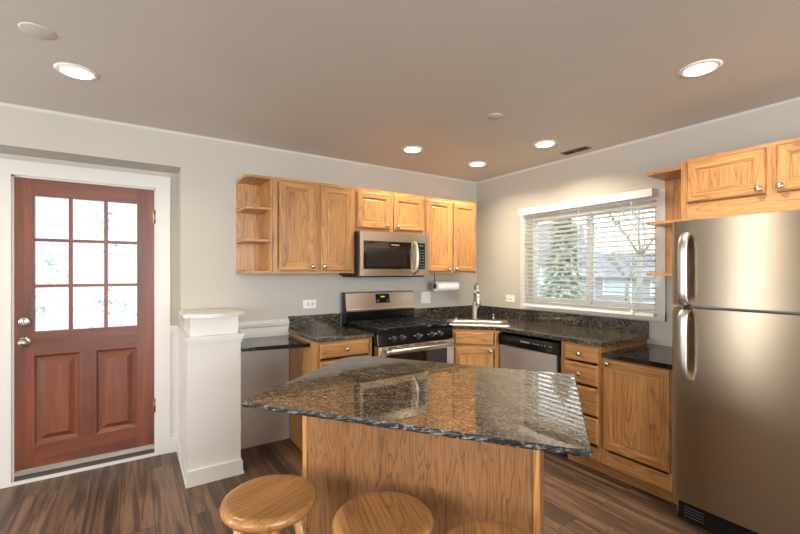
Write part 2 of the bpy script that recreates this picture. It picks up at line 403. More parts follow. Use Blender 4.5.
# ---- entry door
d = thing('door_1', 'red-brown wooden entry door with nine frosted panes and two raised panels', 'door', (0, 0, 0), kind='structure')
LX0, LX1, LZ0, LZ1 = -3.882, -3.104, .082, 2.004
gx = [(-3.786, -3.609), (-3.588, -3.411), (-3.390, -3.213)]; gz = [(.985, 1.280), (1.300, 1.590), (1.610, 1.893)]
py = AD + .006
leaf = MB()
leaf.mat(0).box(LX0, gx[0][0], py, py+.044, LZ0, LZ1).box(gx[2][1], LX1, py, py+.044, LZ0, LZ1)
leaf.mat(1).box(gx[0][0], gx[2][1], py, py+.044, gz[2][1], LZ1).box(gx[0][0], gx[2][1], py, py+.044, .825, gz[0][0]).box(gx[0][0], gx[2][1], py, py+.044, LZ0, .232)
leaf.mat(0).box(-3.548, -3.455, py, py+.044, .232, .825)
for (x0, x1) in ((gx[0][0], -3.548), (-3.455, gx[2][1])):
    b2 = MB(); b2.rings(x0, x1, .232, .825, [(0, 0), (.012, .012), (.03, .014), (.034, .012), (.060, .002)], .0, 0, 1, 0, back=.04)
    bmesh.ops.translate(b2.bm, verts=b2.bm.verts, vec=(0, py, 0)); me = bpy.data.meshes.new('t'); b2.bm.to_mesh(me); leaf.bm.from_mesh(me); bpy.data.meshes.remove(me)
leaf_o = leaf.build('door_leaf', [CHV, CHH], d)
mun = MB().mat(0)
for k in (0, 1): mun.box(gx[k][1], gx[k+1][0], py+.004, py+.040, gz[0][0], gz[2][1])
for k in (0, 1): mun.mat(1).box(gx[0][0], gx[2][1], py+.005, py+.039, gz[k][1], gz[k+1][0])
mun.build('muntin', [CHV, CHH], leaf_o, bev=.004, seg=1)
bead = MB()
for x0, x1 in gx:
    for z0, z1 in gz:
        MB().box(x0, x1, py+.018, py+.024, z0, z1).build('pane', FROST, leaf_o)
def knob_prof(R): return [(R*.42, 0), (R*.40, .022), (R*.62, .030), (R, .042), (R*1.02, .050), (R*.85, .060), (R*.4, .066), (0, .067)]
def at_front(x, y, z, face=(0, -1, 0)):
    q = Vector((0, 0, 1)).rotation_difference(Vector(face)); return Matrix.Translation((x, y, z)) @ q.to_matrix().to_4x4()
MB().lathe([(.034, 0), (.034, .006), (.028, .010), (.012, .012)], 24, at_front(-3.834, py, .924)).lathe(knob_prof(.026), 24, at_front(-3.834, py, .924)).build('door_knob', NICKEL, d)
MB().lathe([(.033, 0), (.033, .008), (.026, .013), (0, .014)], 24, at_front(-3.834, py, 1.056)).box(-3.839, -3.829, py-.03, py-.012, 1.038, 1.074).build('deadbolt', NICKEL, d)
for z in (1.80, .376):
    MB().tube([(-3.098, AD-.008, z-.05), (-3.098, AD-.008, z+.05)], .008, 8).box(-3.112, -3.098, AD-.004, AD+.006, z-.045, z+.045).build('hinge', BRASS, d)
# threshold and sill
th = MB().mat(0).box(DX0, DX1, AD-.02, AD+.14, 0, .022).mat(1).extrude_profile([(AD-.012, .022), (AD+.012, .050), (AD+.1, .050), (AD+.1, .022)], 0, DX0+.012, DX1-.008).mat(2).box(DX0+.012, DX1-.008, AD-.002, AD+.03, .050, .076)
struct(th.build('trim_5', [WHITE, plain('sill_rubber', (62, 56, 50), .6), plain('sill_aluminium', (205, 196, 182), .35, 1)]))
# ---- kitchen window
wd = thing('window_1', 'white sliding kitchen window in a flat white casing above the counter', 'window', (0, 0, 0), kind='structure')
fr = MB().box(-.02, 0, WY1, WY1+.062, WZ0-.055, WZ1+.06).box(-.02, 0, WY0-.065, WY0, WZ0-.055, WZ1+.06).box(-.02, 0, WY0, WY1, WZ1, WZ1+.06).box(-.026, 0, WY0-.065, WY1+.062, WZ0-.058, WZ0)
fr.box(0, .16, WY1-.015, WY1, WZ0, WZ1).box(0, .16, WY0, WY0+.015, WZ0, WZ1).box(0, .16, WY0+.015, WY1-.015, WZ1-.015, WZ1).box(0, .16, WY0+.015, WY1-.015, WZ0, WZ0+.015)
fr.build('casing', WHITE, wd, bev=.002, seg=1)
MY = -1.30
for y0, y1, x in ((MY-.02, WY1-.015, .075), (WY0+.015, MY+.02, .105)):
    sa = MB(); z0, z1 = WZ0+.015, WZ1-.015; s_ = .042
    sa.box(x, x+.028, y0, y0+s_, z0, z1).box(x, x+.028, y1-s_, y1, z0, z1).box(x, x+.028, y0+s_, y1-s_, z0, z0+s_).box(x, x+.028, y0+s_, y1-s_, z1-s_, z1)
    so = sa.build('sash', WHITE2, wd, bev=.002, seg=1)
    MB().box(x+.011, x+.016, y0+s_, y1-s_, z0+s_, z1-s_).build('pane', CLEAR, so)

# ------------------------------------------------------------------ cabinets
KNOBP = [(.007, 0), (.0065, .012), (.012, .017), (.0172, .021), (.0178, .026), (.014, .031), (.007, .0335), (0, .034)]
def knob(x, z, y, parent): return MB().lathe(KNOBP, 16, at_front(x, y, z)).build('knob', NICKEL, parent)
DOOR_STEPS = [(0, .011), (.004, .004), (.012, 0), (.048, 0), (.051, .005), (.056, .005), (.059, .0105), (.064, .0105), (.070, .0085)]
DRAW_STEPS = [(0, .011), (.003, .006), (.009, .002), (.014, 0)]
def cab_door(x0, x1, z0, z1, yf, parent, kx, kz, t=.019):
    o = MB().rings(x0, x1, z0, z1, DOOR_STEPS, t).build('door', [OAKV, OAKH, OAKV], parent); o.location = (0, yf, 0)
    k = knob(kx, kz, -t+.001, o); return o
def drawer(x0, x1, z0, z1, yf, parent, t=.019, kz=None, kn=True):
    o = MB().rings(x0, x1, z0, z1, DRAW_STEPS, t, 1, 1, 1).build('drawer', [OAKV, OAKH], parent); o.location = (0, yf, 0)
    if kn: knob((x0+x1)/2, (z0+z1)/2 if kz is None else kz, -t+.001, o)
    return o
def face_frame(w, z0, z1, stiles, rails, yf, parent, t=.018):
    """stiles: x intervals full height; rails: (x0,x1,z0,z1)"""
    b = MB().mat(0)
    for x0, x1 in stiles: b.box(x0, x1, yf-.0, yf+t, z0, z1)
    b.mat(1)
    for r in rails: b.box(r[0], r[1], yf, yf+t, r[2], r[3])
    return b.build('face_frame', [OAKV, OAKH], parent, bev=.001, seg=1)
def upper(name, label, x, w, z0, z1, doors, kn, depth=.305, loc=None, rz=0, bottom=.0):
    """wall cabinet: local x from 0 to w, back on y=0, front at y=-depth"""
    c = thing(name, label, 'cabinet', loc or (x, -.002, 0), rz, 'oak wall cabinets')
    MB().mat(0).box(0, w, -depth+.018, 0, z0, z1).build('carcass', [OAKV], c, bev=.001, seg=1)
    s = .035
    face_frame(w, z0, z1, [(0, s), (w-s, w)], [(s, w-s, z0, z0+.03+bottom), (s, w-s, z1-.035, z1)], -depth, c)
    xm = (doors[0][1]+doors[1][0])/2
    MB().box(xm-.025, xm+.025, -depth, -depth+.0175, z0+.0305+bottom, z1-.0355).build('center_stile', OAKV, c)
    for (a, b_, k), in zip(doors): cab_door(a, b_, kn[0], kn[1], -depth, c, k, kn[2])
    return c
UB, UT = 1.375, 2.093
upper('wall_cabinet', 'tall two-door oak wall cabinet between the open corner shelf and the microwave', -2.372, .676, UB, UT, [(.045, .326, .303), (.376, .656, .399)], (1.392, 2.074, 1.428))
upper('wall_cabinet', 'short two-door oak wall cabinet directly above the microwave', -1.694, .726, 1.724, UT, [(.022, .350, .297), (.384, .712, .417)], (1.757, 2.066, 1.786))
upper('wall_cabinet', 'narrow tall two-door oak wall cabinet in the corner above the paper towel', -.966, .660, UB, UT, [(.020, .322, .281), (.352, .638, .378)], (1.388, 2.068, 1.415))
upper('wall_cabinet', 'low wide oak wall cabinet above the refrigerator', 0, .92, 1.708, UT, [(.036, .418, .392), (.460, .872, .482)], (1.818, 2.074, 1.845), loc=(-.002, -2.167, 0), rz=-PI/2, bottom=.075)

def end_shelf(name, label, wdt, z0, z1, levels, loc, rz=0, depth=.30, rad=.05):
    """open end shelf: back panel on the wall, boards with a rounded outer corner; the cabinet is at local x=0, the free end at x=-wdt"""
    c = thing(name, label, 'shelf', loc, rz, 'oak open end shelves')
    MB().box(-wdt, 0, -.012, 0, z0, z1).build('back_panel', OAKV, c, bev=.001, seg=1)
    pts = [(0, -.0125), (0, -depth)]
    R = rad
    for k in range(11):
        a = PI/2*k/10
        pts.append((-wdt + R - R*math.sin(a), -depth + R - R*math.cos(a)) if True else 0)
    pts.append((-wdt, -.0125))
    for z in levels: MB().prism(pts, z-.018, z).build('shelf_board', OAKD, c, bev=.003)
    return c
es = end_shelf('end_shelf', 'open quarter-round oak shelf unit on the left end of the wall cabinets', .19, UB, UT, [UB+.018, 1.626, 1.862, UT], (-2.375, -.002, 0))
MB().box(-.012, 0, -.305, -.0125, UB, UT).build('side_panel', OAKV, es, bev=.001, seg=1)
es2 = end_shelf('end_shelf', 'open oak shelf unit with rounded ends between window and refrigerator', .220, 1.356, UT, [1.376, 1.724, 2.062], (-.002, -2.165, 0), -PI/2, rad=.025)

# ---- base cabinets
def carcass(c, w, z0, z1, d, toe=.075, side_right=True):
    b = MB().mat(0).box(0, .018, -d+.018, 0, z0, z1).box(w-.018, w, -d+.018, 0, z0, z1).box(.018, w-.018, -d+.018, 0, z0, z0+.018).box(.018, w-.018, -.01, 0, z0+.018, z1).box(.018, w-.018, -d+.018, -.01, z1-.018, z1)
    b.build('carcass', [OAKV], c)
    MB().box(0, w, -d+toe, -d+toe+.016, 0, z0).box(0, .018, -d+toe+.016, 0, 0, z0).box(w-.018, w, -d+toe+.016, 0, 0, z0).build('toe_kick', OAKH, c)
CT = .884
# left of the range
bc = thing('base_cabinet', 'oak base cabinet with one drawer over a door, left of the range', 'cabinet', (-2.150, -.002, 0), 0, 'oak base cabinets')
carcass(bc, .452, .10, CT, .61)
face_frame(.452, .10, CT, [(0, .03), (.422, .452)], [(.03, .422, .10, .15), (.03, .422, .725, .745), (.03, .422, CT-.02, CT)], -.61, bc)
drawer(.028, .424, .762, .872, -.61, bc, kz=.82)
cab_door(.028, .424, .165, .738, -.61, bc, .395, .69)
# corner sink base: diagonal front
cs_ = thing('corner_sink_cabinet', 'oak corner cabinet with a diagonal front under the sink', 'cabinet', (-.762, -.762, 0), -PI/4, 'oak base cabinets')
FW = .43
face_frame(FW, .10, CT, [(-FW/2, -FW/2+.045), (FW/2-.045, FW/2)], [(-FW/2+.045, FW/2-.045, .10, .15), (-FW/2+.045, FW/2-.045, .725, .748), (-FW/2+.045, FW/2-.045, CT-.022, CT)], 0, cs_)
drawer(-.172, .162, .752, .866, 0, cs_, kn=False)
cab_door(-.172, .162, .165, .733, 0, cs_, .137, .708)
MB().box(-FW/2+.03, FW/2-.03, .07, .085, 0, .10).build('toe_kick', OAKH, cs_)
b = MB().box(-FW/2, FW/2, .018, .60, .10, .118)
Mloc = (Matrix.Translation((-.762, -.762, 0)) @ Matrix.Rotation(-PI/4, 4, 'Z')).inverted()
cb = MB().box(-.905, -.890, -.602, -.01, .10, CT).box(-.602, -.01, -.905, -.890, .10, CT).prism([(-.888, -.02), (-.02, -.02), (-.02, -.888), (-.59, -.888), (-.888, -.59)], .10, .116)
bmesh.ops.transform(cb.bm, matrix=Mloc, verts=cb.bm.verts); cb.build('carcass', OAKV, cs_)
# drawer stack on the window wall
dc = thing('drawer_cabinet', 'oak base cabinet with four stacked drawers between dishwasher and low cabinet', 'cabinet', (-.002, -1.512, 0), -PI/2, 'oak base cabinets')
carcass(dc, .306, .10, CT, .61)
face_frame(.306, .10, CT, [(0, .03), (.276, .306)], [(.03, .276, .10, .19), (.03, .276, .87, CT)], -.61, dc)
for z0, z1, kz in ((.762, .872, .814), (.604, .748, .675), (.402, .592, .509), (.212, .390, .32)): drawer(.034, .288, z0, z1, -.61, dc, kz=kz)
# low cabinet
lc = thing('base_cabinet', 'lower oak base cabinet with one tall door beside the refrigerator', 'cabinet', (-.002, -1.8205, 0), -PI/2, 'oak base cabinets')
carcass(lc, .424, .10, .818, .61)
face_frame(.424, .10, .818, [(0, .03), (.404, .424)], [(.03, .404, .10, .19), (.03, .404, .795, .818)], -.61, lc)
cab_door(.014, .417, .208, .810, -.61, lc, .052, .782)

# ---- countertops
def slab_poly(pts, z0, z1, holes=()):
    bm = bmesh.new(); loops = []
    for lp in [pts]+list(holes):
        vs = [bm.verts.new((x, y, z1)) for x, y in lp]; loops.append([bm.edges.new((vs[i], vs[(i+1) % len(vs)])) for i in range(len(vs))])
    r = bmesh.ops.triangle_fill(bm, use_beauty=True, use_dissolve=False, edges=[e for l in loops for e in l], normal=(0, 0, 1))
    fs = [f for f in r['geom'] if isinstance(f, bmesh.types.BMFace)]
    ex = bmesh.ops.extrude_face_region(bm, geom=fs)
    bmesh.ops.translate(bm, vec=(0, 0, z0-z1), verts=[v for v in ex['geom'] if isinstance(v, bmesh.types.BMVert)])
    bmesh.ops.recalc_face_normals(bm, faces=bm.faces); mb = MB(); mb.bm.free(); mb.bm = bm; return mb
ct = thing('countertop', 'dark speckled granite countertop left of the range with a short backsplash', 'countertop', (0, 0, 0))
slab_poly([(-2.160, -.003), (-1.692, -.003), (-1.692, -.645), (-2.160, -.645)], CT+.001, .914).build('slab', G_MAIN, ct, bev=.006)
MB().box(-2.155, -1.692, -.024, -.003, .914, 1.016).build('backsplash', G_MAIN, ct, bev=.002, seg=1)
# sink frame: diagonal axis u=(1,-1)/r2 along the front, v=(1,1)/r2 to the corner
SW, SD = .575, .42; r2 = math.sqrt(.5)
def dg(u, v): return (-.77 + (u+v)*r2, -.77 + (v-u)*r2)
hole = [dg(-SW/2+.038, .06), dg(SW/2-.002, .06), dg(SW/2-.002, .035+SD-.02), dg(-SW/2+.038, .035+SD-.02)]
ct2 = thing('countertop', 'long L-shaped dark speckled granite countertop around the corner sink', 'countertop', (0, 0, 0))
slab_poly([(-.932, -.003), (-.003, -.003), (-.003, -1.832), (-.645, -1.832), (-.645, -.898), (-.898, -.645), (-.932, -.645)], CT+.001, .914, [hole]).build('slab', G_MAIN, ct2)
MB().box(-.932, -.003, -.024, -.003, .914, 1.016).box(-.024, -.003, -1.832, -.024, .914, 1.016).build('backsplash', G_MAIN, ct2, bev=.002, seg=1)
tag(MB().prism([(-.640, -1.8335), (-.003, -1.8335), (-.003, -2.262), (-.640, -2.262)], .8185, .848).build('countertop', G_BLK, bev=.008, seg=3), 'glossy black granite counter beside the refrigerator, one step lower', 'countertop')
tag(MB().prism([(-2.612, -.0145), (-2.1525, -.0145), (-2.1525, -.500), (-2.612, -.422)], .836, .862).build('granite_ledge', G_BLK, bev=.010, seg=3), 'black polished granite ledge between white column and oak cabinet', 'countertop')

# ---- sink, faucet, small things on it
sk = thing('sink', 'stainless steel drop-in sink set diagonally in the counter corner', 'sink', (-.77+(.018+.035+SD/2)*r2, -.77+(-.018+.035+SD/2)*r2, .9145), -PI/4)
def rrect(w, d, r, n=5, z=0, oy=0):
    out = []
    for cx, cy, a0 in ((w/2-r, d/2-r, 0), (-w/2+r, d/2-r, PI/2), (-w/2+r, -d/2+r, PI), (w/2-r, -d/2+r, 1.5*PI)):
        for k in range(n+1):
            a = a0+PI/2*k/n; out.append((cx+r*math.cos(a), cy+r*math.sin(a)+oy, z))
    return out
sb = MB(); prev = None
lps = [rrect(SW, SD, .03, z=.0), rrect(SW-.008, SD-.008, .028, z=.008), rrect(SW-.05, SD-.04, .028, z=.009), rrect(SW-.07, SD-.13, .05, z=.007, oy=-.04), rrect(SW-.085, SD-.145, .05, z=-.01, oy=-.04), rrect(SW-.12, SD-.17, .06, z=-.165, oy=-.04)]
fs = []
for lp in lps:
    vs = [sb.bm.verts.new(p) for p in lp]
    if prev:
        for k in range(len(vs)): fs.append(sb.bm.faces.new((prev[k], prev[(k+1) % len(vs)], vs[(k+1) % len(vs)], vs[k])))
    prev = vs
fs.append(sb.bm.faces.new(prev))
for f in fs: f.smooth = True
bmesh.ops.recalc_face_normals(sb.bm, faces=fs)
sb.build('basin', plain('sink_stainless', (176, 171, 162), .28, 1), sk)
MB().lathe([(.045, -.164), (.04, -.160), (.03, -.163), (0, -.163)], 20, Matrix.Translation((0, -.045, 0))).build('drain', CHROME, sk)
dk = .035+SD-.04
fx, fy = dg(-.005, dk)
fa = thing('faucet', 'tall brushed nickel pull-down kitchen faucet behind the sink', 'faucet', (fx, fy, .9235), -PI/4+.30)
MB().lathe([(.032, 0), (.032, .006), (.027, .012), (.023, .02), (.023, .165), (.020, .172), (.015, .176)], 20).build('body', NICKEL, fa)
arc = [(0, 0, .17), (0, 0, .27)] + [(0, -.055+.055*math.cos(a), .29+.055*math.sin(a)) for a in [PI*k/10 for k in range(11)]] + [(0, -.112, .25)]
MB().tube(arc, .0125, 12).build('gooseneck', NICKEL, fa)
MB().tube([(0, -.112, .255), (0, -.114, .235), (0, -.118, .16), (0, -.119, .145)], [.014, .018, .022, .018], 14).build('spray_head', NICKEL, fa)
MB().tube([(.016, 0, .12), (.035, 0, .122)], .011, 12).tube([(.034, 0, .122), (.05, -.004, .15), (.056, -.01, .19)], [.007, .006, .005], 8).build('lever', NICKEL, fa)
sx_, sy_ = dg(.170, dk)
so_ = thing('soap_dispenser', 'small nickel soap dispenser on the sink rim right of the faucet', 'soap dispenser', (sx_, sy_, .924), -PI/4)
MB().lathe([(.017, 0), (.017, .004), (.010, .010), (.009, .045), (.013, .05), (.013, .062), (0, .064)], 16).build('pump', NICKEL, so_)
MB().tube([(0, 0, .057), (0, -.02, .060), (0, -.045, .053)], [.006, .005, .004], 8).build('spout', NICKEL, so_)
hx, hy = dg(-.185, dk)
tag(MB().lathe([(.022, 0), (.022, .006), (.014, .011), (.008, .02), (0, .021)], 18, Matrix.Translation((hx, hy, .924))).build('hole_cover', CHROME), 'small chrome hole cover on the sink rim left of the faucet', 'sink fitting')

# ---- dishwasher
dw = thing('dishwasher', 'stainless dishwasher with a black control panel under the counter', 'dishwasher', (-.004, -.912, 0), -PI/2)
DWW = .597
MB().box(.0, DWW, -.585, -.02, .09, .862).build('body', BLKM, dw)
MB().box(.022, DWW-.026, -.625, -.587, .125, .768).build('door', SSTD, dw, bev=.006)
cpn = MB().extrude_profile([(-.587, .772), (-.628, .772), (-.634, .785), (-.630, .862), (-.587, .866)], 0, .006, DWW-.004).build('control_panel', BLKG, dw, bev=.004)
text('logo', 'FRIGIDAIRE', .018, MARK, cpn, (.29, -.6335, .826))
for k, x in enumerate((.36, .385, .41, .44, .47, .51, .53)): MB().box(x, x+.009, -.6345, -.628, .823, .827).build('button', MARK, cpn)
MB().box(.02, DWW-.02, -.53, -.51, 0, .088).build('toe_kick', BLKM, dw)

# ---- gas range
RX0, RX1 = -1.688, -.938; RW = RX1-RX0
rg = thing('gas_range', 'stainless and black gas range with slanted backguard between the granite counters', 'range', (RX0, -.02, 0))
MB().box(.002, RW-.002, -.615, -.003, .06, .908).build('body', BLKM, rg, bev=.003)
cook = MB().box(0, RW, -.655, -.055, .909, .928).build('cooktop', BLKG, rg, bev=.004)
MB().extrude_profile([(-.617, .907), (-.655, .907), (-.668, .82), (-.617, .82)], 0, .0, RW).build('control_panel', BLKG, rg, bev=.003)
for kx in (.145, .22, .381, .519, .599):
    k = MB().lathe([(.024, 0), (.022, .010), (.017, .012), (.0165, .030), (.012, .033), (0, .034)], 18, at_front(kx, -.661, .866, Vector((0, -1, .15)).normalized()))
    k.mat(1).box(kx-.003, kx+.003, -.697, -.690, .860, .882)
    k.build('knob', [BLKM, NICKEL], rg)
    for s_ in (-1, 1): MB().box(kx+s_*.036-.004, kx+s_*.036+.004, -.668, -.660, .868, .873).build('dial_mark', MARK, rg)
od = MB()
od.mat(0).box(.0, RW, -.675, -.617, .745, .812).box(0, .075, -.675, -.617, .245, .745).box(RW-.075, RW, -.675, -.617, .245, .745).box(.075, RW-.075, -.675, -.617, .245, .32)
odo = od.build('oven_door', SST, rg, bev=.003)
MB().box(.0755, RW-.0755, -.673, -.63, .3205, .7445).build('oven_window', GLASSD, odo)
hb = MB().tube([(.05, -.718, .778), (.12, -.726, .778), (RW/2, -.732, .778), (RW-.12, -.726, .778), (RW-.05, -.718, .778)], .015, 12)
for x in (.07, RW-.07): hb.box(x-.012, x+.012, -.715, -.670, .768, .79)
hb.build('handle', SSTH, odo)
for x in (.13, .25, .37, .49, .61): MB().box(x-.035, x+.035, -.677, -.674, .797, .804).build('vent_slot', BLKM, odo)
MB().box(.004, RW-.004, -.670, -.617, .07, .235).build('storage_drawer', SST, rg, bev=.004)
bgd = MB().box(0.0, RW, -.042, -.0, .909, 1.035).build('splash_panel', BLKG, rg, bev=.003)
bg2 = MB().mat(0).extrude_profile([(0, 1.035), (-.064, 1.03), (-.068, 1.045), (-.062, 1.062), (-.036, 1.196), (-.022, 1.203), (0, 1.203)], 0, .010, RW-.002)
bgd.location = (0, -.045, 0)
bg2o = bg2.build('backguard', SSTH, rg, bev=.003); bg2o.location = (0, -.045, 0)
MB().extrude_profile([(0, .93), (-.045, .93), (-.067, 1.03), (-.038, 1.198), (0, 1.205)], 0, -.001, .0095).build('end_cap', BLKM, bg2o)
def slant(z): return -.062+(z-1.062)/(1.196-1.062)*.026
dp = MB(); z0, z1 = 1.100, 1.182
dp.extrude_profile([(slant(z0)+.004, z0), (slant(z0)-.003, z0), (slant(z1)-.003, z1), (slant(z1)+.004, z1)], 0, .312, .462); dpo = dp.build('display', BLKG, bg2o)
dp = MB().extrude_profile([(slant(1.150), 1.150), (slant(1.150)-.004, 1.150), (slant(1.163)-.004, 1.163), (slant(1.163), 1.163)], 0, .365, .408); dp.build('clock_digits', LEDM, bg2o)
for x in (.325, .335, .43, .445):
    for z in (1.112, 1.125): MB().box(x, x+.006, slant(z)-.0045, slant(z)-.002, z, z+.004).build('touch_key', MARK, bg2o)
# burners and grates
for bx, by in ((.15, -.20), (.15, -.50), (.375, -.35), (.60, -.20), (.60, -.50)):
    MB().mat(1).lathe([(.055, .928), (.05, .934), (.034, .938)], 20, Matrix.Translation((bx, by, 0))).mat(0).lathe([(.036, .937), (.036, .946), (.03, .950), (0, .950)], 20, Matrix.Translation((bx, by, 0))).build('burner', [IRON, NICKEL], cook)
for gx0, gx1 in ((.022, .262), (.268, .482), (.488, .728)):
    g = MB(); zt = .952; h_ = .011
    for y in (-.63, -.35, -.11): g.box(gx0, gx1, y-.006, y+.006, zt-h_, zt)
    for x in (gx0, (gx0+gx1)/2-.006, gx1-.012): g.box(x, x+.012, -.63, -.11, zt-h_, zt)
    for y in (-.50, -.20): g.box(gx0+.03, gx1-.03, y-.004, y+.004, zt-h_+.001, zt+.004)
    for x in (gx0+.06, gx1-.065): g.box(x, x+.008, -.60, -.12, zt-h_+.001, zt+.004)
    for x in (gx0, gx1-.012):
        for y in (-.63, -.35, -.12): g.box(x, x+.012, y-.006, y+.008, .9285, zt-h_)
    g.build('grate', IRON, cook, bev=.002, seg=1)

# ---- over-the-range microwave
MX0, MW_ = -1.692, .705
mw = thing('microwave', 'stainless over-the-range microwave with a dark window hung under the short cabinet', 'microwave', (MX0, -.002, 0))
MB().box(.0, MW_-.002, -.365, 0, 1.356, 1.722).box(.02, MW_-.02, -.36, -.02, 1.340, 1.356).build('body', BLKM, mw, bev=.003)
mz0, mz1 = 1.352, 1.724
dr = MB().mat(0).box(.004, .034, -.4, -.366, mz0, mz1).box(.034, MW_, -.4, -.366, 1.645, mz1).box(.034, MW_, -.4, -.366, mz0, 1.410).box(.516, .574, -.4, -.366, 1.410, 1.645).box(.664, MW_, -.4, -.366, 1.410, 1.645)
dro = dr.build('door', SST, mw, bev=.002, seg=1)
MB().box(.0345, .5155, -.397, -.37, 1.4105, 1.6445).build('door_glass', GLASSD, dro)
MB().box(.065, .465, -.3985, -.3965, 1.435, 1.590).build('window_mesh', MESHG, dro)
text('logo', 'FRIGIDAIRE', .016, MARK, dro, (.347, -.3975, 1.617))
kp = MB().box(.5745, .6635, -.398, -.366, 1.4105, 1.6445).build('control_panel', BLKG, mw)
for r in range(7):
    for c in range(3): MB().box(.584+c*.026, .600+c*.026, -.3995, -.3975, 1.427+r*.025, 1.433+r*.025).build('key', plain('key_grey', (120, 122, 120), .5) if (r, c) == (0, 0) else bpy.data.materials['key_grey'], kp)
MB().box(.595, .645, -.3995, -.3975, 1.612, 1.628).build('clock', LEDM if False else plain('dim_clock', (60, 90, 30), .4), kp)
hp = [(.547, -.402, 1.372), (.549, -.425, 1.40), (.551, -.44, 1.45), (.552, -.445, 1.52), (.551, -.44, 1.58), (.549, -.428, 1.625), (.547, -.402, 1.652)]
MB().tube(hp, .0125, 10).build('handle', SSTH, dro)

# ---- refrigerator
FY0, FW_ = -2.292, .78
rf = thing('refrigerator', 'tall stainless top-freezer refrigerator with long curved bar handles', 'refrigerator', (-.05, FY0, 0), -PI/2)
MB().box(.004, FW_-.004, -.625, 0, .04, 1.652).build('body', plain('fridge_side_grey', (150, 146, 140), .4), rf, bev=.005)
def fdoor(z0, z1):
    n = 8; D = .068; R = .028; pts = [(0.0, -.63)]
    for k in range(n+1):
        a = PI/2*k/n; pts.append((R-R*math.cos(a), -.63-D+R-R*math.sin(a)))
    m_ = 10
    for k in range(1, m_): 
        x = R+(FW_-2*R)*k/m_; pts.append((x, -.63-D-.004*math.sin(PI*k/m_)))
    for k in range(n+1):
        a = PI/2*(1-k/n); pts.append((FW_-R+R*math.cos(a), -.63-D+R-R*math.sin(a)))
    pts.append((FW_, -.63))
    o = MB().prism(pts, z0, z1).build('door', SSTF, rf)
    for p in o.data.polygons: p.use_smooth = abs(p.normal.z) < .3
    o.data.set_sharp_from_angle(angle=math.radians(35))
    return o
fd = fdoor(1.203, 1.660); rd = fdoor(.140, 1.188)
def fhandle(z0, z1, up, par):
    """flat bar standing off the door; the end away from the gap curves back into the door"""
    s = 1 if up else -1; a, b = (z0, z1) if up else (z1, z0)
    pts = [(.080, -.704, a), (.080, -.735, a+s*.010), (.080, -.752, a+s*.03)]
    L = (b-a)
    for k in range(8): t = .08+.70*k/7; pts.append((.080, -.752-.006*math.sin(PI*t), a+L*t))
    pts += [(.080, -.750, a+L*.86), (.080, -.738, a+L*.93), (.080, -.715, a+L*.98), (.080, -.703, b)]
    rr = [.023]*len(pts); rr[-1] = .016
    MB().tube(pts, rr, 12, .55, up=Vector((1, 0, 0))).build('handle', SATIN, par)
fhandle(1.208, 1.590, True, fd); fhandle(.800, 1.182, False, rd)
gr = MB().box(.02, FW_-.02, -.655, -.56, .022, .128).build('grille', BLKG, rf, bev=.006)
for k in range(4): MB().box(.05, .14, -.658, -.654, .046+k*.016, .050+k*.016).build('vent_slot', plain('grille_grey', (70, 72, 76), .4) if k == 0 else bpy.data.materials['grille_grey'], gr)
for x in (.06, FW_-.06): MB().lathe([(.02, 0), (.02, .04)], 12, Matrix.Translation((x, -.5, 0))).lathe([(.02, 0), (.02, .04)], 12, Matrix.Translation((x, -.06, 0))).build('foot', BLKM, rf)

# ---- island
iR = math.atan2(-2.729+1.802, -2.236+2.905)          # direction of its long front edge
e = Vector((math.cos(iR), math.sin(iR))); nrm = Vector((-e.y, e.x)); P0 = Vector((-2.905, -1.802))
def isl(p): q = Vector(p)-P0; return (q.dot(e), q.dot(nrm))
ti = thing('island_countertop', 'polished brown-grey granite island top with clipped corner and rough edge', 'countertop', (P0.x, P0.y, 0), iR)
pts = [isl(p) for p in ((-2.905, -1.802), (-2.236, -2.729), (-1.552, -2.232), (-2.116, -1.389), (-2.150, -1.338), (-2.182, -1.313), (-2.222, -1.308), (-2.266, -1.321))]
zt, zb = .914, .894
rng = random.Random(3); dense = []
for i, p in enumerate(pts):
    q = pts[(i+1) % len(pts)]; L = math.dist(p, q); n = max(1, int(L/.016))
    for k in range(n): dense.append((p[0]+(q[0]-p[0])*k/n, p[1]+(q[1]-p[1])*k/n))
cxm = sum(p[0] for p in dense)/len(dense); cym = sum(p[1] for p in dense)/len(dense)
tb = MB(); prev = None; fs = []
lev = [(zt, 0.0, 0), (zt-.005, .002, .0025), (zt-.010, .004, .004), (zt-.015, .002, .004), (zb, -.002, .003)]
for z, off, jit in lev:
    vs = []
    for i, p in enumerate(dense):
        a, c = dense[i-1], dense[(i+1) % len(dense)]; t = Vector((c[0]-a[0], c[1]-a[1])).normalized(); o_ = Vector((t.y, -t.x))
        d_ = off + rng.uniform(-jit, jit); vs.append(tb.bm.verts.new((p[0]+o_.x*d_, p[1]+o_.y*d_, z)))
    if prev:
        for k in range(len(vs)):
            f = tb.bm.faces.new((vs[k], vs[(k+1) % len(vs)], prev[(k+1) % len(vs)], prev[k])); f.material_index = 1
    else: tb.bm.faces.new(vs)
    prev = vs
tb.bm.faces.new(prev[::-1])
bmesh.ops.recalc_face_normals(tb.bm, faces=tb.bm.faces)
tb.build('slab', [G_ISL, G_EDGE], ti)
ib = thing('kitchen_island', 'oak panelled island body under the granite island top', 'kitchen island', (P0.x, P0.y, 0), iR)
u0, u1, v0, v1 = .088, 1.012, .25, .80
ib_z = zb-.001
MB().box(u0+.012, u1-.012, v0+.006, v1-.006, 0.0, ib_z).build('carcass', OAKP, ib)
MB().box(u0+.020, u1-.022, v0, v0+.0055, 0.0, ib_z-.001).build('back_panel', OAKP, ib)
for x in (u0, u1-.021): MB().box(x, x+.020, v0-.004, v0+.0055, 0, ib_z-.001).build('corner_trim', OAKV, ib, bev=.002, seg=1)
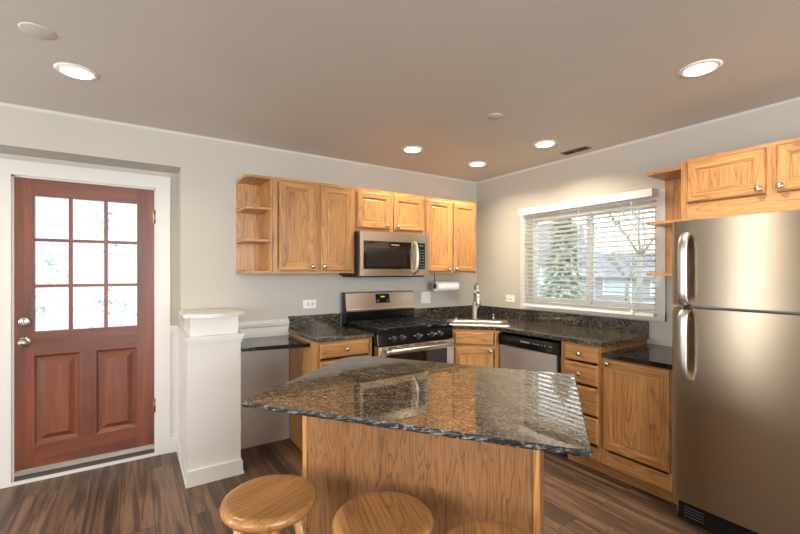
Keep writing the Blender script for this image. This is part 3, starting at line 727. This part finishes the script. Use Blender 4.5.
for x in (u0, u1-.0115): MB().box(x, x+.0115, v0+.006, v1-.006, 0.0, ib_z-.001).build('side_panel', OAKP, ib)

# ---- bar stools
def stool():
    t = thing('bar_stool', '', 'stool', (0, 0, 0), 0, 'round oak bar stools')
    R = .160; zs = .612
    MB().lathe([(0, zs-.042), (R-.030, zs-.042), (R-.010, zs-.038), (R-.001, zs-.026), (R, zs-.018), (R-.004, zs-.008), (R-.014, zs-.001), (R-.028, zs), (R*.6, zs-.003), (0, zs-.005)], 48).build('seat', OAKS, t)
    for k in range(4):
        a = PI/4+PI/2*k; c, s_ = math.cos(a), math.sin(a)
        MB().tube([(.088*c, .088*s_, zs-.045), (.112*c, .112*s_, .44), (.138*c, .138*s_, .25), (.17*c, .17*s_, 0)], [.017, .021, .019, .014], 12).build('leg', OAKV, t)
    for k in range(4):
        a = PI/4+PI/2*k; b_ = a+PI/2; z = .20 if k % 2 else .26; r_ = .088+(.17-.088)*(1-z/.57)
        MB().tube([(r_*math.cos(a), r_*math.sin(a), z), (r_*math.cos(b_), r_*math.sin(b_), z)], .011, 10).build('rung', OAKH, t)
    return t
st = stool()
for k, (x, y, rz, lab) in enumerate(((-2.840, -1.924, math.radians(20), 'round oak bar stool nearest the white column and entry door'),
                                    (-2.574, -2.242, math.radians(75), 'round oak bar stool in the middle of the three at the island'),
                                    (-2.404, -2.556, math.radians(50), 'round oak bar stool nearest the refrigerator, only its rim in view'))):
    o = st if k == 0 else copy_tree(st)
    o.location = (x, y, 0); o.rotation_euler = (0, 0, rz); o['label'] = lab

# ---- white half column
pc = thing('half_column', 'waist-high white column with a bowed cap beside the entry door', 'column', (-2.778, 0, 0), 0, kind='thing')
MB().box(-.166, .160, -.410, -.001, .0, .948).build('shaft', WHITE, pc, bev=.002, seg=1)
MB().extrude_profile([(-.178, 0), (-.178, .014), (-.172, .02), (-.170, .088), (-.164, .10), (.164, .10), (.170, .088), (.172, .02), (.178, .014), (.178, 0)], 1, -.430, -.002).build('base_molding', WHITE, pc)
MB().box(-.170, .168, -.418, -.002, .904, .912).box(-.1675, .163, -.412, -.002, .912, .921).box(-.172, .170, -.421, -.002, .921, .941).box(-.178, .177, -.430, -.002, .941, .962).build('collar_molding', WHITE, pc, bev=.003)
MB().box(-.148, .148, -.388, -.002, .962, 1.086).build('neck', WHITE, pc, bev=.002, seg=1)
cp = [(-.184, -.004), (.184, -.004), (.190, -.36)] + [(.190-.374*k/12, -.39-.085*math.sin(PI*k/12)) for k in range(13)] + [(-.184, -.36)]
MB().prism(cp, 1.087, 1.108).build('cap', WHITE, pc, bev=.004)

# ---- window blind
bl = thing('window_blind', 'white horizontal slat blind lowered over the kitchen window', 'blind', (0, 0, 0))
by0, by1 = -1.902, -.708
MB().box(-.105, -.075, by0+.002, -.690, 1.934, 1.992).box(-.075, -.028, by0+.002, by0+.012, 1.934, 1.992).box(-.075, -.028, -.700, -.690, 1.934, 1.992).build('valance', WHITE2, bl, bev=.003)
MB().box(-.074, -.028, by0+.014, by1-.008, 1.940, 1.980).build('headrail', WHITE2, bl)
sl = MB(); n = 21; zs0, zs1 = 1.105, 1.905
for k in range(n):
    z = zs0+(zs1-zs0)*k/(n-1); tl = -.0055
    sl.extrude_profile([(-.076, z-tl), (-.052, z+.0015), (-.028, z+tl), (-.028, z+tl+.003), (-.052, z+.004), (-.076, z-tl+.003)], 1, by0+.004, by1-.004)
def blind_mat():
    m, n, l, b = newmat('blind_white'); b.inputs['Base Color'].default_value = lin((240, 238, 234)); b.inputs['Roughness'].default_value = .45
    t = n.new('ShaderNodeBsdfTranslucent'); t.inputs[0].default_value = lin((240, 240, 236)); mx = n.new('ShaderNodeMixShader'); mx.inputs[0].default_value = .6
    l.new(b.outputs[0], mx.inputs[1]); l.new(t.outputs[0], mx.inputs[2]); l.new(mx.outputs[0], n['Material Output'].inputs[0]); return m
sl.build('slats', blind_mat(), bl)
MB().box(-.078, -.026, by0+.004, by1-.004, 1.058, 1.080).build('bottom_rail', WHITE2, bl, bev=.004)
for y in (by0+.14, (by0+by1)/2, by1-.14):
    MB().tube([(-.079, y, 1.06), (-.079, y, 1.94)], .0012, 5).tube([(-.026, y, 1.06), (-.026, y, 1.94)], .0012, 5).build('ladder_cord', WHITE2, bl)
MB().tube([(-.09, -1.742, 1.93), (-.09, -1.742, 1.30)], .0012, 5).tube([(-.09, -1.75, 1.93), (-.09, -1.75, 1.20)], .0012, 5).tube([(-.09, -1.746, 1.20), (-.09, -1.746, 1.105)], .003, 6).build('pull_cord', WHITE2, bl)
MB().lathe([(.004, 1.10), (.013, 1.075), (.012, 1.07), (0, 1.07)], 12, Matrix.Translation((-.092, -1.752, -.0))).build('cord_tassel', WHITE2, bl)

# ---- outlets and switches
def plate(name, label, cat, w, h, loc, rz, kind):
    t = thing(name, label, cat, loc, rz, 'white wall plates')
    MB().box(-w/2, w/2, -.006, 0, -h/2, h/2).build('cover_plate', WHITE2, t, bev=.003)
    if kind == 'outlet':
        for sx in (-1, 1):
            f = MB().lathe([(.0165, .0055), (.0165, .008), (0, .008)], 18, at_front(sx*.0195, 0, 0)).build('receptacle', WHITE2, t)
            MB().box(sx*.0195-.007, sx*.0195+.001, -.0086, -.0075, .004, .0062).box(sx*.0195-.006, sx*.0195+.001, -.0086, -.0075, -.0062, -.004).build('slot', plain('slot_grey', (120, 116, 108), .6), f)
    else:
        for sx in (-1, 1):
            MB().box(sx*.023-.005, sx*.023+.005, -.016, -.005, -.002, .012).build('toggle', WHITE2, t, bev=.002, seg=1)
            MB().box(sx*.023-.0035, sx*.023+.0035, -.0072, -.0055, .026, .030).box(sx*.023-.0035, sx*.023+.0035, -.0072, -.0055, -.030, -.026).build('screw', NICKEL, t)
    return t
plate('wall_outlet', 'white horizontal outlet on the wall above the counter left of the range', 'outlet', .115, .072, (-1.968, 0, 1.109), 0, 'outlet')
plate('light_switch', 'white two-gang light switch between the range and paper towel', 'light switch', .115, .115, (-.72, 0, 1.122), 0, 'switch')
plate('wall_outlet', 'white horizontal outlet on the wall between faucet and window', 'outlet', .115, .072, (0, -.492, 1.114), -PI/2, 'outlet')

# ---- paper towel on its holder
ph = thing('paper_towel_holder', 'dark wire paper towel holder under the corner wall cabinet', 'paper towel holder', (0, 0, 0))
px0, px1, pyy, pz = -.728, -.455, -.175, 1.243
MB().tube([(px0-.012, pyy, UB), (px0-.012, pyy, pz)], .004, 8).tube([(px0-.012, pyy, pz), (px1+.012, pyy, pz)], .006, 8).build('bracket', BLKM, ph)
MB().lathe([(.026, 0), (.026, .006), (0, .007)], 18, at_front(px0-.006, pyy, pz, (-1, 0, 0))).build('end_disc', BLKM, ph)
rl = MB(); seg = 32
for_r = []
A_, B_ = [], []
for r_, x in ((.019, px0), (.048, px0), (.050, px0+.002), (.050, px1-.002), (.048, px1), (.019, px1), (.019, px0)):
    for_r.append([rl.bm.verts.new((x, pyy+r_*math.cos(2*PI*k/seg), pz+r_*math.sin(2*PI*k/seg))) for k in range(seg)])
for a, c in zip(for_r, for_r[1:]):
    for k in range(seg): rl.bm.faces.new((a[k], c[k], c[(k+1) % seg], a[(k+1) % seg]))
bmesh.ops.remove_doubles(rl.bm, verts=rl.bm.verts, dist=1e-6); bmesh.ops.recalc_face_normals(rl.bm, faces=rl.bm.faces)
tag(rl.build('paper_towel_roll', PAPER, smooth=False), 'white paper towel roll hanging under the corner wall cabinet', 'paper towel')

# ---- ceiling fittings
LENS = plain('lamp_lens', (255, 240, 215), .5, emit=(255, 226, 186), es=9.0)
def downlight(x, y, label, power=1.0):
    t = thing('recessed_light', label, 'ceiling light', (x, y, H), 0, 'recessed ceiling lights')
    R = .076
    MB().lathe([(R-.010, -.001), (R-.006, -.008), (R+.006, -.006), (R+.014, -.0005), (R+.014, 0)], 40).build('trim_ring', WHITE2, t)
    MB().lathe([(0, -.0075), (R-.011, -.0075), (R-.011, -.0015), (0, -.0015)], 40).build('lens', LENS, t)
    d_ = bpy.data.lights.new('downlight', 'AREA'); d_.shape = 'DISK'; d_.size = .125; d_.energy = LAMP_W*power; d_.color = LAMP_COL; d_.spread = math.radians(140)
    o = bpy.data.objects.new('downlight', d_); COL.objects.link(o); o.parent = t; o.location = (0, 0, -.0095)
downlight(-3.474, -.732, 'round recessed ceiling light above the entry door', .6)
downlight(-.881, -2.48, 'round recessed ceiling light in front of the refrigerator')
downlight(-1.315, -.612, 'round recessed ceiling light above the microwave and range', .6)
downlight(-.524, -1.304, 'round recessed ceiling light nearest the air vent')
downlight(-.55, -.581, 'smallest-looking recessed ceiling light, above the corner sink', .75)
def blank(x, y, R, label):
    tag(MB().lathe([(0, -.004), (R*.9, -.004), (R, -.0015), (R, 0)], 40, Matrix.Translation((x, y, H))).build('ceiling_cover_plate', CEILP if R < .07 else plain('cover_white', (226, 219, 208), .5)), label, 'ceiling plate', 'round ceiling cover plates')
blank(-3.57, -1.08, .062, 'round blank ceiling plate beside the light near the door')
blank(-1.274, -1.485, .05, 'faint round blank ceiling plate in the middle of the ceiling')
vt = thing('air_vent', 'brown metal ceiling air vent near the window wall', 'vent', (-.165, -1.335, H), math.radians(0))
VB = plain('vent_brown', (126, 104, 80), .45, .3)
MB().box(-.043, .043, -.115, .115, -.005, 0).build('frame', VB, vt, bev=.002, seg=1)
vs_ = MB()
for k in range(17):
    y = -.099+k*.0124
    if abs(y) < .012: continue
    vs_.box(-.032, .032, y-.0022, y+.0022, -.008, -.0045)
vs_.build('louvres', plain('vent_dark', (48, 38, 30), .6), vt)

# ------------------------------------------------------------------ outside the window
def grass_mat():
    m, n, l, b = newmat('winter_lawn'); mp = coords(n, l, (1, 1, 1), False); a = noise(n, l, mp, 1.5, 5)
    r = ramp(n, [(.35, (150, 152, 128)), (.65, (186, 184, 166))]); l.new(a.outputs[0], r.inputs[0]); l.new(r.outputs[0], b.inputs['Base Color']); b.inputs['Roughness'].default_value = .9; return m
struct(MB().box(.4, 60, -40, 60, -.55, -.45).build('ground', grass_mat()))
SIDE = plain('house_siding_grey', (140, 146, 151), .7); SIDEW = plain('house_siding_pale', (150, 155, 160), .7)
ROOF = plain('shingle_grey', (112, 115, 120), .8); PANEB = plain('house_pane', (165, 182, 198), .2)
def house(label, loc, rz, w, dp_, h, rh, mat, wins):
    t = thing('house', label, 'house', loc, rz, None)
    MB().box(-w/2, w/2, 0, dp_, 0, h).extrude_profile([(0, h), (dp_, h), (dp_/2, h+rh)], 0, -w/2, w/2).build('wall', mat, t)
    k = .35
    MB().extrude_profile([(-k, h-k*2*rh/dp_), (dp_/2, h+rh), (dp_+k, h-k*2*rh/dp_), (dp_+k, h-k*2*rh/dp_+.18), (dp_/2, h+rh+.18), (-k, h-k*2*rh/dp_+.18)], 0, -w/2-k, w/2+k).build('roof', ROOF, t)
    for x, z, ww, hh in wins:
        f = MB().box(x-ww/2-.08, x+ww/2+.08, -.05, .0, z-.08, z+hh+.08).build('window', WHITE2, t)
        MB().box(x-ww/2, x+ww/2, -.07, -.04, z, z+hh).build('pane', PANEB, f)
    return t
house('grey low house across the yard seen through the right window pane', (23.0, 10.6, -.9), math.radians(-62), 8, 6, 2.0, 1.5, SIDE, [(-2.6, .9, 1.5, 1.0), (-.2, .9, 1.5, 1.0), (2.4, .9, 1.4, 1.0)])
house('pale gabled neighbouring house seen through the left window pane', (13.0, 9.6, -.5), math.radians(-52), 4.2, 3, 2.6, 1.6, SIDEW, [(.9, 1.4, .9, 1.2)])
BARK = plain('tree_bark', (138, 134, 129), .9)
def bare_tree(label, loc, h, seed):
    t = thing('bare_tree', label, 'tree', loc, 0, 'bare trees outside the window'); rr = random.Random(seed)
    tr = MB(); br = MB()
    tr.tube([(0, 0, 0), (.06, .02, h*.2), (.02, -.04, h*.34)], [.12, .10, .09], 8); tr.build('trunk', BARK, t)
    def grow(p, d_, L, r, dep):
        q = p+d_*L*.5+Vector((rr.uniform(-.06, .06), rr.uniform(-.06, .06), 0))*L; s_ = p+d_*L
        br.tube([p, q, s_], [r, r*.8, r*.55], 5)
        if dep == 0: return
        for k in range(3 if dep > 1 else 3):
            nd = (d_+Vector((rr.uniform(-.8, .8), rr.uniform(-.8, .8), rr.uniform(-.1, .5)))).normalized()
            grow(p+d_*L*rr.uniform(.55, 1), nd, L*rr.uniform(.55, .8), r*.55, dep-1)
    for k in range(5):
        a = 2*PI*k/5+rr.uniform(-.4, .4); grow(Vector((.02, -.04, h*.32)), Vector((math.cos(a)*.7, math.sin(a)*.7, 1)).normalized(), h*.24, .052, 4)
    br.build('branches', BARK, t)
bare_tree('bare branching tree in front of the grey house outside', (12.0, 4.1, -.45), 7.5, 2)
bare_tree('bare branching tree further back beside the grey house', (18.9, 8.1, -.45), 4.2, 9)
def evergreen(label, loc, h, r, seed):
    t = thing('evergreen_tree', label, 'tree', loc, 0, 'evergreens outside the window'); rr = random.Random(seed)
    MB().tube([(0, 0, 0), (0, 0, h*.9)], [.11, .02], 8).build('trunk', BARK, t)
    fb = MB()
    for k in range(1500):
        z = rr.uniform(.06, 1)**1.0; a = rr.uniform(0, 2*PI); R = r*(1.02-z)*rr.uniform(.75, 1.05)
        c = Vector((R*math.cos(a), R*math.sin(a), z*h)); o_ = Vector((math.cos(a), math.sin(a), -.35)).normalized(); s_ = Vector((-math.sin(a), math.cos(a), 0))
        L = rr.uniform(.16, .3); w_ = rr.uniform(.05, .09)
        vs = [fb.bm.verts.new(c-s_*w_), fb.bm.verts.new(c+o_*L), fb.bm.verts.new(c+s_*w_), fb.bm.verts.new(c-o_*L*.7+Vector((0, 0, .06)))]
        fb.bm.faces.new(vs)
    fb.build('foliage', plain('evergreen_foliage', (160, 168, 156), .9) if 'evergreen_foliage' not in bpy.data.materials else bpy.data.materials['evergreen_foliage'], t)
evergreen('grey-green evergreen outside the left window pane', (5.6, 2.78, -.45), 4.0, .72, 4)
